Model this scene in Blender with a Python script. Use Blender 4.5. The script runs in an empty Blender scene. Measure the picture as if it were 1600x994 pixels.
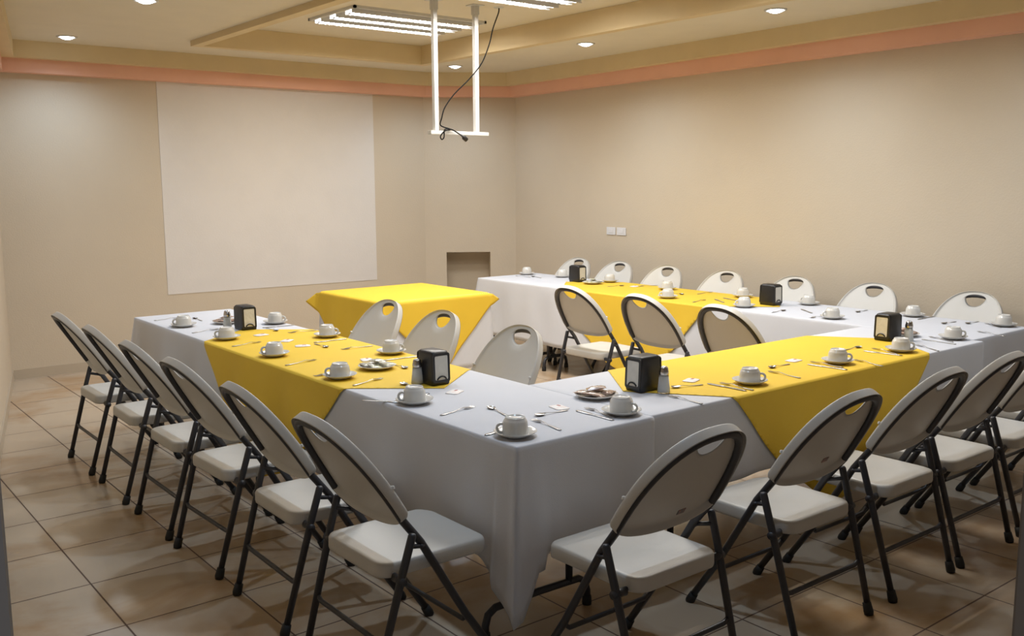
import bpy, bmesh, math, random
from math import sin, cos, pi, sqrt, atan2, radians
from mathutils import Vector, Matrix, noise as mnoise
random.seed(7)
S = bpy.context.scene
COL = S.collection

# ------------------------------------------------------------------ camera
cam_d = bpy.data.cameras.new('camera'); cam = bpy.data.objects.new('camera', cam_d); COL.objects.link(cam)
F = Vector((0.61527432, 0.77551679, -0.14146102)); R_ = Vector((0.78291438, -0.62210704, -0.00528302)); U = Vector((0.09210097, 0.10750136, 0.98992973))
cam.matrix_world = Matrix(((R_.x, U.x, -F.x, 0), (R_.y, U.y, -F.y, 0), (R_.z, U.z, -F.z, 1.65), (0, 0, 0, 1)))
cam_d.sensor_width = 36.0; cam_d.lens = 1487.5 / 1600 * 36.0; cam_d.clip_start = 0.03
S.camera = cam
# ------------------------------------------------------------------ world and exposure
w = bpy.data.worlds.new('world'); S.world = w; w.use_nodes = True
w.node_tree.nodes['Background'].inputs[0].default_value = (0.60, 0.66, 0.76, 1)
w.node_tree.nodes['Background'].inputs[1].default_value = 0.6
S.view_settings.view_transform = 'Standard'; S.view_settings.look = 'None'
S.view_settings.exposure = -0.02; S.view_settings.gamma = 1.0; S.view_settings.use_curve_mapping = False
FIXTURE_POWER = 52.0      # each recessed fluorescent fixture
DOWNLIGHT_POWER = 52.0     # each recessed downlight
TUBE_EMIT = 3.0
FIX_COL = (1.0, 0.965, 0.91); DL_COL = (0.60, 0.78, 1.0)

# ------------------------------------------------------------------ materials
def mat(name, col, rough=0.6, metal=0.0, var=0.0, vscale=4.0, bump=0.0, bscale=80.0, spec=0.5, coat=0.0, col2=None, trans=0.0, sheen=0.0):
    m = bpy.data.materials.new(name); m.use_nodes = True
    nt = m.node_tree; b = nt.nodes['Principled BSDF']
    b.inputs['Base Color'].default_value = (*col, 1); b.inputs['Roughness'].default_value = rough
    b.inputs['Metallic'].default_value = metal; b.inputs['Specular IOR Level'].default_value = spec
    b.inputs['Coat Weight'].default_value = coat; b.inputs['Coat Roughness'].default_value = 0.08
    b.inputs['Transmission Weight'].default_value = trans
    b.inputs['Sheen Weight'].default_value = sheen
    tc = nt.nodes.new('ShaderNodeTexCoord')
    n = nt.nodes.new('ShaderNodeTexNoise'); n.inputs['Scale'].default_value = vscale; n.inputs['Detail'].default_value = 4
    nt.links.new(tc.outputs['Object'], n.inputs['Vector'])
    r = nt.nodes.new('ShaderNodeValToRGB')
    c2 = col2 if col2 else tuple(c * (1 - var) for c in col)
    r.color_ramp.elements[0].color = (*c2, 1); r.color_ramp.elements[0].position = 0.35
    r.color_ramp.elements[1].color = (*col, 1); r.color_ramp.elements[1].position = 0.62
    nt.links.new(n.outputs['Fac'], r.inputs['Fac']); nt.links.new(r.outputs['Color'], b.inputs['Base Color'])
    if bump > 0:
        n2 = nt.nodes.new('ShaderNodeTexNoise'); n2.inputs['Scale'].default_value = bscale; n2.inputs['Detail'].default_value = 3
        nt.links.new(tc.outputs['Object'], n2.inputs['Vector'])
        bp = nt.nodes.new('ShaderNodeBump'); bp.inputs['Strength'].default_value = bump; bp.inputs['Distance'].default_value = 0.01
        nt.links.new(n2.outputs['Fac'], bp.inputs['Height']); nt.links.new(bp.outputs['Normal'], b.inputs['Normal'])
    return m
def emis(name, col, s):
    m = bpy.data.materials.new(name); m.use_nodes = True; nt = m.node_tree; b = nt.nodes['Principled BSDF']
    b.inputs['Base Color'].default_value = (*col, 1); b.inputs['Emission Color'].default_value = (*col, 1); b.inputs['Emission Strength'].default_value = s
    return m
M = dict(
    wall=mat('wall_paint', (0.61, 0.52, 0.40), 0.75, var=0.04, vscale=1.3, bump=0.14, bscale=80),
    screen=mat('white_paint', (0.72, 0.68, 0.64), 0.7, var=0.03, bump=0.12, bscale=80),
    ceil=mat('ceiling_paint', (0.74, 0.67, 0.54), 0.8, var=0.03, bump=0.15, bscale=50),
    tan=mat('ochre_paint', (0.70, 0.56, 0.33), 0.7, var=0.04),
    pink=mat('coral_paint', (0.84, 0.48, 0.35), 0.65, var=0.06, vscale=2),
    jamb=mat('door_jamb_paint', (0.22, 0.19, 0.165), 0.7, var=0.05),
    white=mat('white_metal', (0.62, 0.61, 0.58), 0.4, var=0.02),
    steel=mat('dark_chair_steel', (0.045, 0.045, 0.052), 0.42, metal=0.2, var=0.1, bump=0.05),
    rubber=mat('black_rubber', (0.012, 0.012, 0.012), 0.6),
    plastic=mat('almond_plastic', (0.58, 0.56, 0.52), 0.42, var=0.04, vscale=3, bump=0.08, bscale=260),
    sticker=mat('grey_sticker', (0.18, 0.17, 0.18), 0.5, var=0.6, vscale=90, col2=(0.4, 0.22, 0.18)),
    cloth=mat('white_cloth', (0.64, 0.645, 0.68), 0.9, var=0.02, bump=0.12, bscale=320, spec=0.15, sheen=0.1),
    yellow=mat('yellow_cloth', (0.80, 0.53, 0.045), 0.66, var=0.03, bump=0.12, bscale=320, spec=0.3),
    china=mat('white_china', (0.66, 0.64, 0.60), 0.18, var=0.01, spec=0.6, coat=0.4),
    cutlery=mat('stainless_steel', (0.46, 0.45, 0.44), 0.28, metal=1.0),
    black=mat('black_plastic', (0.014, 0.013, 0.014), 0.38, var=0.1),
    napkin=mat('napkin_paper', (0.66, 0.63, 0.56), 0.85, var=0.08, vscale=25, bump=0.2, bscale=60),
    glass=mat('shaker_glass', (0.95, 0.97, 0.95), 0.03, trans=1.0),
    salt=mat('salt', (0.82, 0.81, 0.80), 0.9, bump=0.3, bscale=600),
    chrome=mat('dull_chrome', (0.55, 0.53, 0.52), 0.25, metal=1.0),
    cellA=mat('brown_wrapper', (0.52, 0.38, 0.30), 0.12, col2=(0.22, 0.11, 0.07), vscale=55, coat=1.0, bump=0.6, bscale=70),
    cellB=mat('pale_wrapper', (0.74, 0.73, 0.68), 0.15, col2=(0.42, 0.42, 0.22), vscale=45, coat=1.0, bump=0.6, bscale=70),
    sachet=mat('sachet_paper', (0.82, 0.80, 0.78), 0.5, col2=(0.80, 0.70, 0.66), vscale=60, bump=0.2),
    mark=mat('sachet_print', (0.45, 0.16, 0.15), 0.5),
    tabletop=mat('table_plastic', (0.5, 0.49, 0.46), 0.5, bump=0.1),
    outlet=mat('outlet_plastic', (0.72, 0.71, 0.72), 0.4),
    slot=mat('outlet_slot', (0.1, 0.1, 0.1), 0.5),
    louver=mat('louver_metal', (0.75, 0.75, 0.75), 0.3, metal=0.6),
    tube=emis('fluorescent_tube', (0.93, 0.96, 1.0), TUBE_EMIT),
    bulb=emis('downlight_lamp', (0.82, 0.90, 1.0), 14.0),
    base=mat('baseboard_tile', (0.50, 0.42, 0.32), 0.35, var=0.04),
    cable=mat('black_cable', (0.008, 0.008, 0.008), 0.8, spec=0.1),
)
M['glass'].node_tree.nodes['Principled BSDF'].inputs['IOR'].default_value = 1.15
def floor_mat():
    m = bpy.data.materials.new('ceramic_floor_tiles'); m.use_nodes = True; nt = m.node_tree; b = nt.nodes['Principled BSDF']
    N = nt.nodes.new; L = nt.links.new
    tc = N('ShaderNodeTexCoord'); mp = N('ShaderNodeMapping')
    mp.inputs['Location'].default_value = (-0.045, -0.226, 0); L(tc.outputs['Object'], mp.inputs['Vector'])
    br = N('ShaderNodeTexBrick'); br.offset = 0.0; br.squash = 1.0
    br.inputs['Scale'].default_value = 1.0; br.inputs['Brick Width'].default_value = 0.46; br.inputs['Row Height'].default_value = 0.478
    br.inputs['Mortar Size'].default_value = 0.0042; br.inputs['Mortar Smooth'].default_value = 0.3; br.inputs['Bias'].default_value = 0.0
    br.inputs['Color1'].default_value = (0.53, 0.43, 0.32, 1); br.inputs['Color2'].default_value = (0.56, 0.46, 0.345, 1)
    br.inputs['Mortar'].default_value = (0.12, 0.07, 0.045, 1)
    L(mp.outputs['Vector'], br.inputs['Vector'])
    n = N('ShaderNodeTexNoise'); n.inputs['Scale'].default_value = 1.5; n.inputs['Detail'].default_value = 6; n.inputs['Roughness'].default_value = 0.55; n.inputs['Distortion'].default_value = 0.6
    L(tc.outputs['Object'], n.inputs['Vector'])
    r = N('ShaderNodeValToRGB'); r.color_ramp.elements[0].position = 0.46; r.color_ramp.elements[0].color = (0, 0, 0, 1)
    r.color_ramp.elements[1].position = 0.66; r.color_ramp.elements[1].color = (1, 1, 1, 1); L(n.outputs['Fac'], r.inputs['Fac'])
    mx = N('ShaderNodeMix'); mx.data_type = 'RGBA'; mx.blend_type = 'MULTIPLY'
    sc = N('ShaderNodeMath'); sc.operation = 'MULTIPLY'; sc.inputs[1].default_value = 0.75; L(r.outputs['Color'], sc.inputs[0])
    L(sc.outputs[0], mx.inputs[0]); L(br.outputs['Color'], mx.inputs[6]); mx.inputs[7].default_value = (0.74, 0.52, 0.30, 1)
    L(mx.outputs[2], b.inputs['Base Color'])
    b.inputs['Roughness'].default_value = 0.28; b.inputs['Specular IOR Level'].default_value = 0.45
    rr = N('ShaderNodeMapRange'); rr.inputs[3].default_value = 0.22; rr.inputs[4].default_value = 0.6; L(br.outputs['Fac'], rr.inputs[0]); L(rr.outputs[0], b.inputs['Roughness'])
    bp = N('ShaderNodeBump'); bp.inputs['Strength'].default_value = 0.5; bp.inputs['Distance'].default_value = 0.003; bp.invert = True
    L(br.outputs['Fac'], bp.inputs['Height']); L(bp.outputs['Normal'], b.inputs['Normal'])
    return m
M['floor'] = floor_mat()

# ------------------------------------------------------------------ mesh helpers
class MB:
    def __init__(s): s.v = []; s.f = []; s.sm = []
    def add(s, vs, fs, smooth=True):
        o = len(s.v); s.v += [tuple(p) for p in vs]
        for f in fs: s.f.append(tuple(i + o for i in f)); s.sm.append(smooth)
        return s
    def box(s, a, b, mtx=None):
        x0, y0, z0 = a; x1, y1, z1 = b
        vs = [(x0, y0, z0), (x1, y0, z0), (x1, y1, z0), (x0, y1, z0), (x0, y0, z1), (x1, y0, z1), (x1, y1, z1), (x0, y1, z1)]
        if mtx is not None: vs = [tuple(mtx @ Vector(p)) for p in vs]
        return s.add(vs, [(0, 3, 2, 1), (4, 5, 6, 7), (0, 1, 5, 4), (1, 2, 6, 5), (2, 3, 7, 6), (3, 0, 4, 7)], False)
    def tube(s, path, r, n=10, closed=False):
        P = [Vector(p) for p in path]; m = len(P); rad = r if isinstance(r, (list, tuple)) else [r] * m
        vs = []; fs = []; up = None
        for i in range(m):
            if closed: t = (P[(i + 1) % m] - P[i - 1])
            else: t = (P[min(i + 1, m - 1)] - P[max(i - 1, 0)])
            t.normalize()
            if up is None: up = Vector((0, 0, 1)) if abs(t.z) < 0.9 else Vector((1, 0, 0))
            a = t.cross(up)
            if a.length < 1e-5: a = t.cross(Vector((0, 1, 0)))
            a.normalize(); b = a.cross(t); b.normalize(); up = b
            for k in range(n):
                q = P[i] + a * (cos(2 * pi * k / n) * rad[i]) + b * (sin(2 * pi * k / n) * rad[i]); vs.append(tuple(q))
        for i in range(m if closed else m - 1):
            j = (i + 1) % m
            for k in range(n): fs.append((i * n + k, i * n + (k + 1) % n, j * n + (k + 1) % n, j * n + k))
        if not closed: fs.append(tuple(range(n))[::-1]); fs.append(tuple((m - 1) * n + k for k in range(n)))
        return s.add(vs, fs)
    def lathe(s, prof, n=28, c=(0, 0, 0), capb=False, capt=False):
        vs = []; fs = []
        for r, z in prof:
            for k in range(n): vs.append((c[0] + r * cos(2 * pi * k / n), c[1] + r * sin(2 * pi * k / n), c[2] + z))
        for i in range(len(prof) - 1):
            for k in range(n): fs.append((i * n + k, i * n + (k + 1) % n, (i + 1) * n + (k + 1) % n, (i + 1) * n + k))
        if capb: fs.append(tuple(range(n))[::-1])
        if capt: fs.append(tuple((len(prof) - 1) * n + k for k in range(n)))
        return s.add(vs, fs)
    def rings(s, rings, closed_first=True, closed_last=True):
        n = len(rings[0]); vs = [p for r in rings for p in r]; fs = []
        for i in range(len(rings) - 1):
            for k in range(n): fs.append((i * n + k, i * n + (k + 1) % n, (i + 1) * n + (k + 1) % n, (i + 1) * n + k))
        if closed_first: fs.append(tuple(range(n))[::-1])
        if closed_last: fs.append(tuple((len(rings) - 1) * n + k for k in range(n)))
        return s.add(vs, fs)
    def prism(s, pts, z0, z1, mtx=None):
        n = len(pts); vs = [(x, y, z0) for x, y in pts] + [(x, y, z1) for x, y in pts]
        if mtx is not None: vs = [tuple(mtx @ Vector(p)) for p in vs]
        fs = [tuple(range(n))[::-1], tuple(range(n, 2 * n))] + [(k, (k + 1) % n, n + (k + 1) % n, n + k) for k in range(n)]
        return s.add(vs, fs, False)
    def build(s, name, m, parent=None, bevel=0.0, seg=2, autosm=False):
        me = bpy.data.meshes.new(name); me.from_pydata(s.v, [], s.f); me.validate(); me.update()
        if len(me.polygons) == len(s.sm): me.polygons.foreach_set('use_smooth', s.sm)
        bm = bmesh.new(); bm.from_mesh(me); bmesh.ops.remove_doubles(bm, verts=bm.verts, dist=1e-6); bmesh.ops.recalc_face_normals(bm, faces=bm.faces)
        if bevel > 0:
            es = [e for e in bm.edges if e.is_manifold and e.calc_face_angle(0) > 0.6]
            bmesh.ops.bevel(bm, geom=es, offset=bevel, segments=seg, affect='EDGES', profile=0.6)
        bm.to_mesh(me); bm.free()
        if autosm:
            for p in me.polygons: p.use_smooth = True
            try: me.set_sharp_from_angle(angle=radians(40))
            except Exception: pass
        me.materials.append(M[m] if isinstance(m, str) else m)
        o = bpy.data.objects.new(name, me); COL.objects.link(o)
        if parent: o.parent = parent
        return o
def tag(o, label=None, cat=None, group=None, kind=None):
    if label: o['label'] = label
    if cat: o['category'] = cat
    if group: o['group'] = group
    if kind: o['kind'] = kind
    return o
def empty(name, loc=(0, 0, 0), rz=0.0):
    o = bpy.data.objects.new(name, None); o.empty_display_size = 0.1; COL.objects.link(o); o.location = loc; o.rotation_euler = (0, 0, rz); return o
def struct(o): o['kind'] = 'structure'; return o
def kids(o): return [c for c in bpy.data.objects if c.parent == o]
def copy_tree(o, parent=None):
    c = o.copy(); COL.objects.link(c)
    if parent: c.parent = parent
    for ch in list(o.children): copy_tree(ch, c)
    return c
def rrect(hx, hy, r, n=6, cx=0, cy=0):
    out = []
    for sx, sy, a0 in ((1, 1, 0), (-1, 1, pi / 2), (-1, -1, pi), (1, -1, 3 * pi / 2)):
        for k in range(n + 1):
            a = a0 + pi / 2 * k / n; out.append((cx + sx * (hx - r) + r * cos(a), cy + sy * (hy - r) + r * sin(a)))
    return out
def clamp(x, a, b): return max(a, min(b, x))
def smooth(x): x = clamp(x, 0, 1); return x * x * (3 - 2 * x)

# ================================================================== THE ROOM
ZS = 2.81; ZL = 2.765; ZU = 2.94
LW0 = Vector((-0.286, 0.42)); LW1 = Vector((1.613, 8.887)); BW1 = Vector((5.83, 8.887)); DW1 = Vector((6.67, 8.33)); RW1 = Vector((6.27, 0.42))
ROOM = [LW0, LW1, BW1, DW1, RW1]           # clockwise plan, seen from above
def inset(poly, d):
    n = len(poly); out = []
    for i in range(n):
        a, b, c = poly[i - 1], poly[i], poly[(i + 1) % n]
        d1 = (b - a).normalized(); d2 = (c - b).normalized()
        n1 = Vector((d1.y, -d1.x)); n2 = Vector((d2.y, -d2.x))   # inward for a clockwise plan
        k = (n1 + n2); k = k / (1 + n1.dot(n2)); out.append(b + k * d)
    return out
OUT = inset(ROOM, -0.12)
b = MB(); b.box((-1.5, -1.6, -0.06), (7.2, 9.3, 0)); struct(b.build('floor', 'floor'))
def wall(name, i, m='wall', z1=3.0):
    a, c = ROOM[i], ROOM[(i + 1) % 5]; ao, co = OUT[i], OUT[(i + 1) % 5]
    b = MB(); b.prism([(a.x, a.y), (c.x, c.y), (co.x, co.y), (ao.x, ao.y)], 0, z1); return struct(b.build(name, m))
wall('wall_left', 0); wall('wall_back', 1); wall('wall_right', 3)
# the angled wall in the far corner, with a square recess
a, c = ROOM[2], ROOM[3]; d = (c - a); Ld = d.length; d = d / Ld; nin = Vector((d.y, -d.x))
def dp(s, z, dep=0.0): q = a + d * s - nin * dep; return (q.x, q.y, z)
b = MB(); s0, s1, z0, z1 = 0.232, 0.721, 0.40, 0.878
b.add([dp(0, 0), dp(Ld, 0), dp(Ld, 3), dp(0, 3), dp(s0, z0), dp(s1, z0), dp(s1, z1), dp(s0, z1)], [(0, 1, 5, 4), (1, 2, 6, 5), (2, 3, 7, 6), (3, 0, 4, 7)], False)
b.add([dp(s0, z0), dp(s1, z0), dp(s1, z1), dp(s0, z1), dp(s0, z0, .32), dp(s1, z0, .32), dp(s1, z1, .32), dp(s0, z1, .32)], [(0, 1, 5, 4), (1, 2, 6, 5), (2, 3, 7, 6), (3, 0, 4, 7), (4, 5, 6, 7)], False)
b.add([dp(-.05, -.02, .36), dp(Ld + .05, -.02, .36), dp(Ld + .05, 3, .36), dp(-.05, 3, .36)], [(0, 1, 2, 3)], False)
struct(b.build('wall_corner', 'wall'))
# front wall beside and above the doorway where the photograph was taken
XL, XR = 0.042, 1.008
b = MB(); b.box((-0.6, 0.25, 0), (XL, 0.42, 3.0)); struct(b.build('wall_front', 'jamb', bevel=0.006))
b = MB(); b.box((XR, 0.25, 0), (6.4, 0.42, 3.0)); b.box((XL, 0.25, 2.15), (XR, 0.42, 3.0)); struct(b.build('wall_front', 'jamb', bevel=0.006))
# baseboards of floor tile
def strip(name, i, off0, off1, z0, z1, m, ends=True):
    A = inset(ROOM, off0); B = inset(ROOM, off1); j = (i + 1) % 5
    b = MB(); b.prism([(A[i].x, A[i].y), (A[j].x, A[j].y), (B[j].x, B[j].y), (B[i].x, B[i].y)], z0, z1); return struct(b.build(name, m))
for nm, i in (('baseboard_left', 0), ('baseboard_back', 1), ('baseboard_corner', 2), ('baseboard_right', 3)): strip(nm, i, 0, 0.012, 0, 0.085, 'base')
# stepped cornice: coral band, then ochre band up to the soffit
def ring(name, o0, o1, z0, z1, m):
    A = inset(ROOM, o0); B = inset(ROOM, o1); b = MB()
    for i in range(5):
        j = (i + 1) % 5
        b.prism([(A[i].x, A[i].y), (A[j].x, A[j].y), (B[j].x, B[j].y), (B[i].x, B[i].y)], z0, z1)
    return struct(b.build(name, m))
ring('trim_1', 0.0, 0.11, 2.565, 2.675, 'pink')
ring('trim_2', 0.0, 0.20, 2.675, ZS + 0.02, 'tan')
# soffit with the recessed tray
TX0, TX1, TY0, TY1 = 3.02, 5.15, 2.3, 7.86
b = MB(); z0, z1 = ZS, 3.0
b.box((-1.5, -1.6, z0), (TX0, 9.3, z1)); b.box((TX1, -1.6, z0), (7.2, 9.3, z1)); b.box((TX0, -1.6, z0), (TX1, TY0, z1)); b.box((TX0, TY1, z0), (TX1, 9.3, z1))
struct(b.build('ceiling', 'ceil'))
b = MB(); b.box((TX0 - .02, TY0 - .02, ZU), (TX1 + .02, TY1 + .02, 3.05)); struct(b.build('ceiling', 'ceil'))
L = 0.075
b = MB(); e = .004
b.box((TX0 - L, TY0 - L, ZL), (TX0 + e, TY1 + L, ZU - .001)); b.box((TX1 - e, TY0 - L, ZL), (TX1 + L, TY1 + L, ZU - .001)); b.box((TX0 + e, TY0 - L, ZL), (TX1 - e, TY0 + e, ZU - .001)); b.box((TX0 + e, TY1 - e, ZL), (TX1 - e, TY1 + L, ZU - .001))
struct(b.build('trim_3', 'tan'))
# white painted projection rectangle on the back wall
b = MB(); Yw = 8.887
b.add([(2.965, Yw - .0005, .628), (5.20, Yw - .0005, .618), (5.20, Yw - .0005, 2.565), (2.965, Yw - .0005, 2.565), (2.965, Yw - .005, .628), (5.20, Yw - .005, .618), (5.20, Yw - .005, 2.565), (2.965, Yw - .005, 2.565)],
      [(0, 1, 2, 3), (7, 6, 5, 4), (0, 4, 5, 1), (1, 5, 6, 2), (2, 6, 7, 3), (3, 7, 4, 0)], False)
tag(b.build('projection_panel', 'screen'), 'large white projection rectangle on the beige back wall', 'projection screen')
# double outlet plate on the right wall
def rwx(y): return RW1.x + (DW1.x - RW1.x) * (y - RW1.y) / (DW1.y - RW1.y)
rang = atan2(DW1.x - RW1.x, DW1.y - RW1.y)
for y, lab in ((6.727, 'small white wall outlet, the left one of the pair'), (6.578, 'small white wall outlet, the right one of the pair')):
    o = empty('wall_outlet', (rwx(y) - .001, y, 1.17), -rang)
    b = MB(); b.box((-.008, -.064, -.037), (0, .064, .037)); b.build('cover_plate', 'outlet', o, bevel=.003)
    b = MB(); b.box((-.011, -.03, -.018), (-.007, .03, .018)); b.build('socket', 'outlet', o, bevel=.002)
    tag(o, lab, 'wall outlet', 'pair of wall outlets on the right wall')

# ================================================================== LIGHTS
def fixture(x0, x1, y0, y1, lab):
    o = empty('ceiling_light', ((x0 + x1) / 2, (y0 + y1) / 2, ZU)); hx, hy = (x1 - x0) / 2, (y1 - y0) / 2
    b = MB(); t = .02
    b.box((-hx, -hy, -.02), (hx, -hy + t, 0)); b.box((-hx, hy - t, -.02), (hx, hy, 0)); b.box((-hx, -hy, -.02), (-hx + t, hy, 0)); b.box((hx - t, -hy, -.02), (hx, hy, 0)); b.build('frame', 'white', o)
    b = MB(); b.box((-hx + t, -hy + t, -.004), (hx - t, hy - t, -.001)); b.build('reflector', 'louver', o)
    for k in (-1, 0, 1):
        b = MB(); yy = k * .245; b.tube([(-hx + .03, yy, -.022), (hx - .03, yy, -.022)], .014, 12); b.build('fluorescent_tube', 'tube', o)
    b = MB()
    for k in (-1, 0, 1):
        for j in range(int((2 * hx - .1) / .045)):
            x = -hx + .05 + j * .045; b.box((x, k * .245 - .05, -.044), (x + .0015, k * .245 + .05, -.030))
        for sy in (-.05, .05): b.box((-hx + t, k * .245 + sy - .001, -.044), (hx - t, k * .245 + sy + .001, -.004))
    b.build('louver', 'louver', o)
    for k in (-1, 0, 1):
        d = bpy.data.lights.new('tube_light', 'AREA'); d.shape = 'RECTANGLE'; d.size = 2 * hx - .08; d.size_y = .026; d.energy = FIXTURE_POWER / 3; d.color = FIX_COL
        l = bpy.data.objects.new('tube_light', d); COL.objects.link(l); l.parent = o; l.location = (0, k * .245, -.037)
    tag(o, lab, 'ceiling light', 'recessed fluorescent fixtures')
fixture(3.59, 4.80, 6.36, 7.10, 'fluorescent ceiling light in the tray nearest the back wall')
fixture(3.52, 4.74, 4.82, 5.56, 'fluorescent ceiling light cut by the top edge')
fixture(3.52, 4.74, 3.10, 3.84, 'three-tube fluorescent ceiling light out of frame above the inner corner')
def downlight(x, y, lab, power=None):
    o = empty('downlight', (x, y, ZS))
    b = MB(); b.lathe([(.056, .0), (.058, -.007), (.070, -.009), (.078, -.005), (.078, 0)], 28); b.build('trim_ring', 'white', o)
    b = MB(); b.lathe([(.0005, -.024), (.022, -.022), (.040, -.016), (.054, -.006), (.056, 0)], 28); b.build('lamp', 'bulb', o)
    d = bpy.data.lights.new('downlight_beam', 'SPOT'); d.energy = DOWNLIGHT_POWER if power is None else power; d.color = DL_COL; d.spot_size = radians(150); d.spot_blend = 0.9; d.shadow_soft_size = .05
    l = bpy.data.objects.new('downlight_beam', d); COL.objects.link(l); l.parent = o; l.location = (0, 0, -.03)
    tag(o, lab, 'downlight', 'recessed downlights')
downlight(2.085, 8.285, 'glowing round downlight in the soffit at the far left corner')
downlight(2.09, 6.37, 'glowing round downlight cut by the top edge, left side')
downlight(5.68, 8.06, 'glowing round downlight seen between the two hanging white poles')
downlight(5.673, 6.125, 'glowing round downlight on the right soffit, second from the far corner')
downlight(5.622, 4.162, 'glowing round downlight on the right soffit, nearest and farthest right')
downlight(5.60, 2.20, 'round downlight out of frame over the right end of the tables')
downlight(2.09, 4.44, 'round downlight out of frame over the left tables')
downlight(2.09, 2.50, 'round downlight out of frame over the near table corner')

# ================================================================== PROJECTOR BRACKET
o = empty('projector_bracket', (4.14, 5.85, ZU))
for x, nm in ((-.195, 'pole'), (.17, 'pole')):
    b = MB(); b.box((x - .017, -.017, -.92), (x + .017, .017, -.004)); p = b.build('pole', 'white', o, bevel=.003)
    b = MB(); b.box((x - .05, -.05, -.006), (x + .05, .05, 0)); b.box((x - .022, -.022, -.07), (x + .022, .022, -.004)); b.build('ceiling_plate', 'white', p, bevel=.002)
b = MB(); b.box((-.25, -.022, -.945), (.27, .022, -.918)); b.build('crossbar', 'white', o, bevel=.003)
tag(o, 'white two-pole projector bracket hanging from the ceiling', 'projector bracket')
b = MB()
def cr(P, n=8):
    P = [Vector(p) for p in P]; out = []
    for i in range(len(P) - 1):
        p0, p1, p2, p3 = P[max(i - 1, 0)], P[i], P[i + 1], P[min(i + 2, len(P) - 1)]
        for k in range(n):
            t = k / n; out.append(0.5 * ((2 * p1) + (p2 - p0) * t + (2 * p0 - 5 * p1 + 4 * p2 - p3) * t * t + (3 * p1 - p0 - 3 * p2 + p3) * t ** 3))
    out.append(P[-1]); return out
yc = 5.815
b.tube(cr([(4.504, yc, 2.94), (4.50, yc, 2.90), (4.448, yc, 2.784), (4.411, yc, 2.665), (4.338, yc, 2.521), (4.219, yc, 2.397), (4.091, yc, 2.289), (4.005, yc, 2.19), (3.974, yc, 2.111), (3.985, yc + .03, 2.06),
    (4.05, yc, 2.033), (3.995, yc - .01, 2.02), (3.955, yc - .01, 1.982), (3.965, yc - .01, 1.958), (3.985, yc - .01, 1.975), (4.0, yc, 2.03), (4.06, yc, 2.032), (4.12, yc - .012, 2.0), (4.14, yc - .012, 1.99)]), .0045, 8)
cb = b.build('hanging_cable', 'cable')
b = MB(); b.tube([(4.135, yc - .012, 1.993), (4.15, yc - .012, 1.985), (4.16, yc - .012, 1.978), (4.185, yc - .012, 1.958)], [.006, .009, .018, .016], 12); b.build('plug', 'black', cb)
b = MB(); b.lathe([(.001, -.006), (.035, -.005), (.04, 0)], 20, (4.504, yc, ZU)); b.build('ceiling_cap', 'white', cb)
tag(cb, 'black power cable drooping from the ceiling over the projector bracket', 'cable')

# ================================================================== TABLES
ZT = 0.75
def leg_frame(parent, cx, cy, half, axis):
    """black steel leg frame: two uprights on a foot bar whose ends bend down to the floor"""
    def q(s, t, z): return (cx + (s if axis == 'x' else t), cy + (t if axis == 'x' else s), z)
    b = MB(); h = half
    b.tube([q(-h, 0, .012), q(-h, 0, .06), q(-h + .012, 0, .098), q(-h + .045, 0, .118), q(0, 0, .122), q(h - .045, 0, .118), q(h - .012, 0, .098), q(h, 0, .06), q(h, 0, .012)], .0145, 10)
    for s in (-h * .62, h * .62): b.tube([q(s, 0, .118), q(s, 0, .705)], .0145, 10)
    b.tube([q(-h * .62, 0, .42), q(h * .62, 0, .42)], .010, 8)
    f = b.build('leg_frame', 'steel', parent)
    for s in (-h, h):
        b = MB(); b.lathe([(.0185, 0), (.0195, .012), (.018, .034), (.0165, .036)], 14, q(s, 0, 0), capb=True); b.build('rubber_foot', 'rubber', f)
def table(x0, x1, y0, y1, frames, lab, axis='x', half=.27):
    o = empty('folding_table', ((x0 + x1) / 2, (y0 + y1) / 2, 0)); cx, cy = o.location.x, o.location.y
    b = MB(); b.box((x0 - cx + .012, y0 - cy + .012, .703), (x1 - cx - .012, y1 - cy - .012, .745)); b.build('tabletop', 'tabletop', o, bevel=.008)
    for fx, fy in frames: leg_frame(o, fx - cx, fy - cy, half, axis)
    tag(o, lab, 'table')
table(1.985, 2.635, 2.46, 4.88, [(2.19, 2.61), (2.28, 4.79)], 'folding table under the near cloth corner, black foot bar showing', half=.25)
table(1.985, 2.635, 4.89, 6.60, [(2.30, 5.40), (2.30, 6.35)], 'folding table under the far end of the left white cloth')
table(2.655, 5.29, 2.49, 3.20, [(3.0, 2.85), (5.0, 2.85)], 'folding table hidden under the front white cloth', axis='y')
table(5.345, 6.05, 2.55, 3.90, [(5.47, 2.8), (5.47, 3.32)], 'folding table where the front and far rows meet', half=.13)
table(5.345, 6.05, 3.92, 6.33, [(5.47, 4.01), (5.47, 6.28)], 'folding table under the middle of the far white cloth', half=.13)
table(5.345, 6.05, 6.36, 7.22, [(5.47, 6.43), (5.47, 7.08)], 'folding table under the far end of the far white cloth, black feet showing', half=.13)
table(3.68, 4.66, 6.20, 7.18, [(3.9, 6.7), (4.45, 6.7)], 'small square table under the yellow cloth near the back wall', axis='y')

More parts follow.
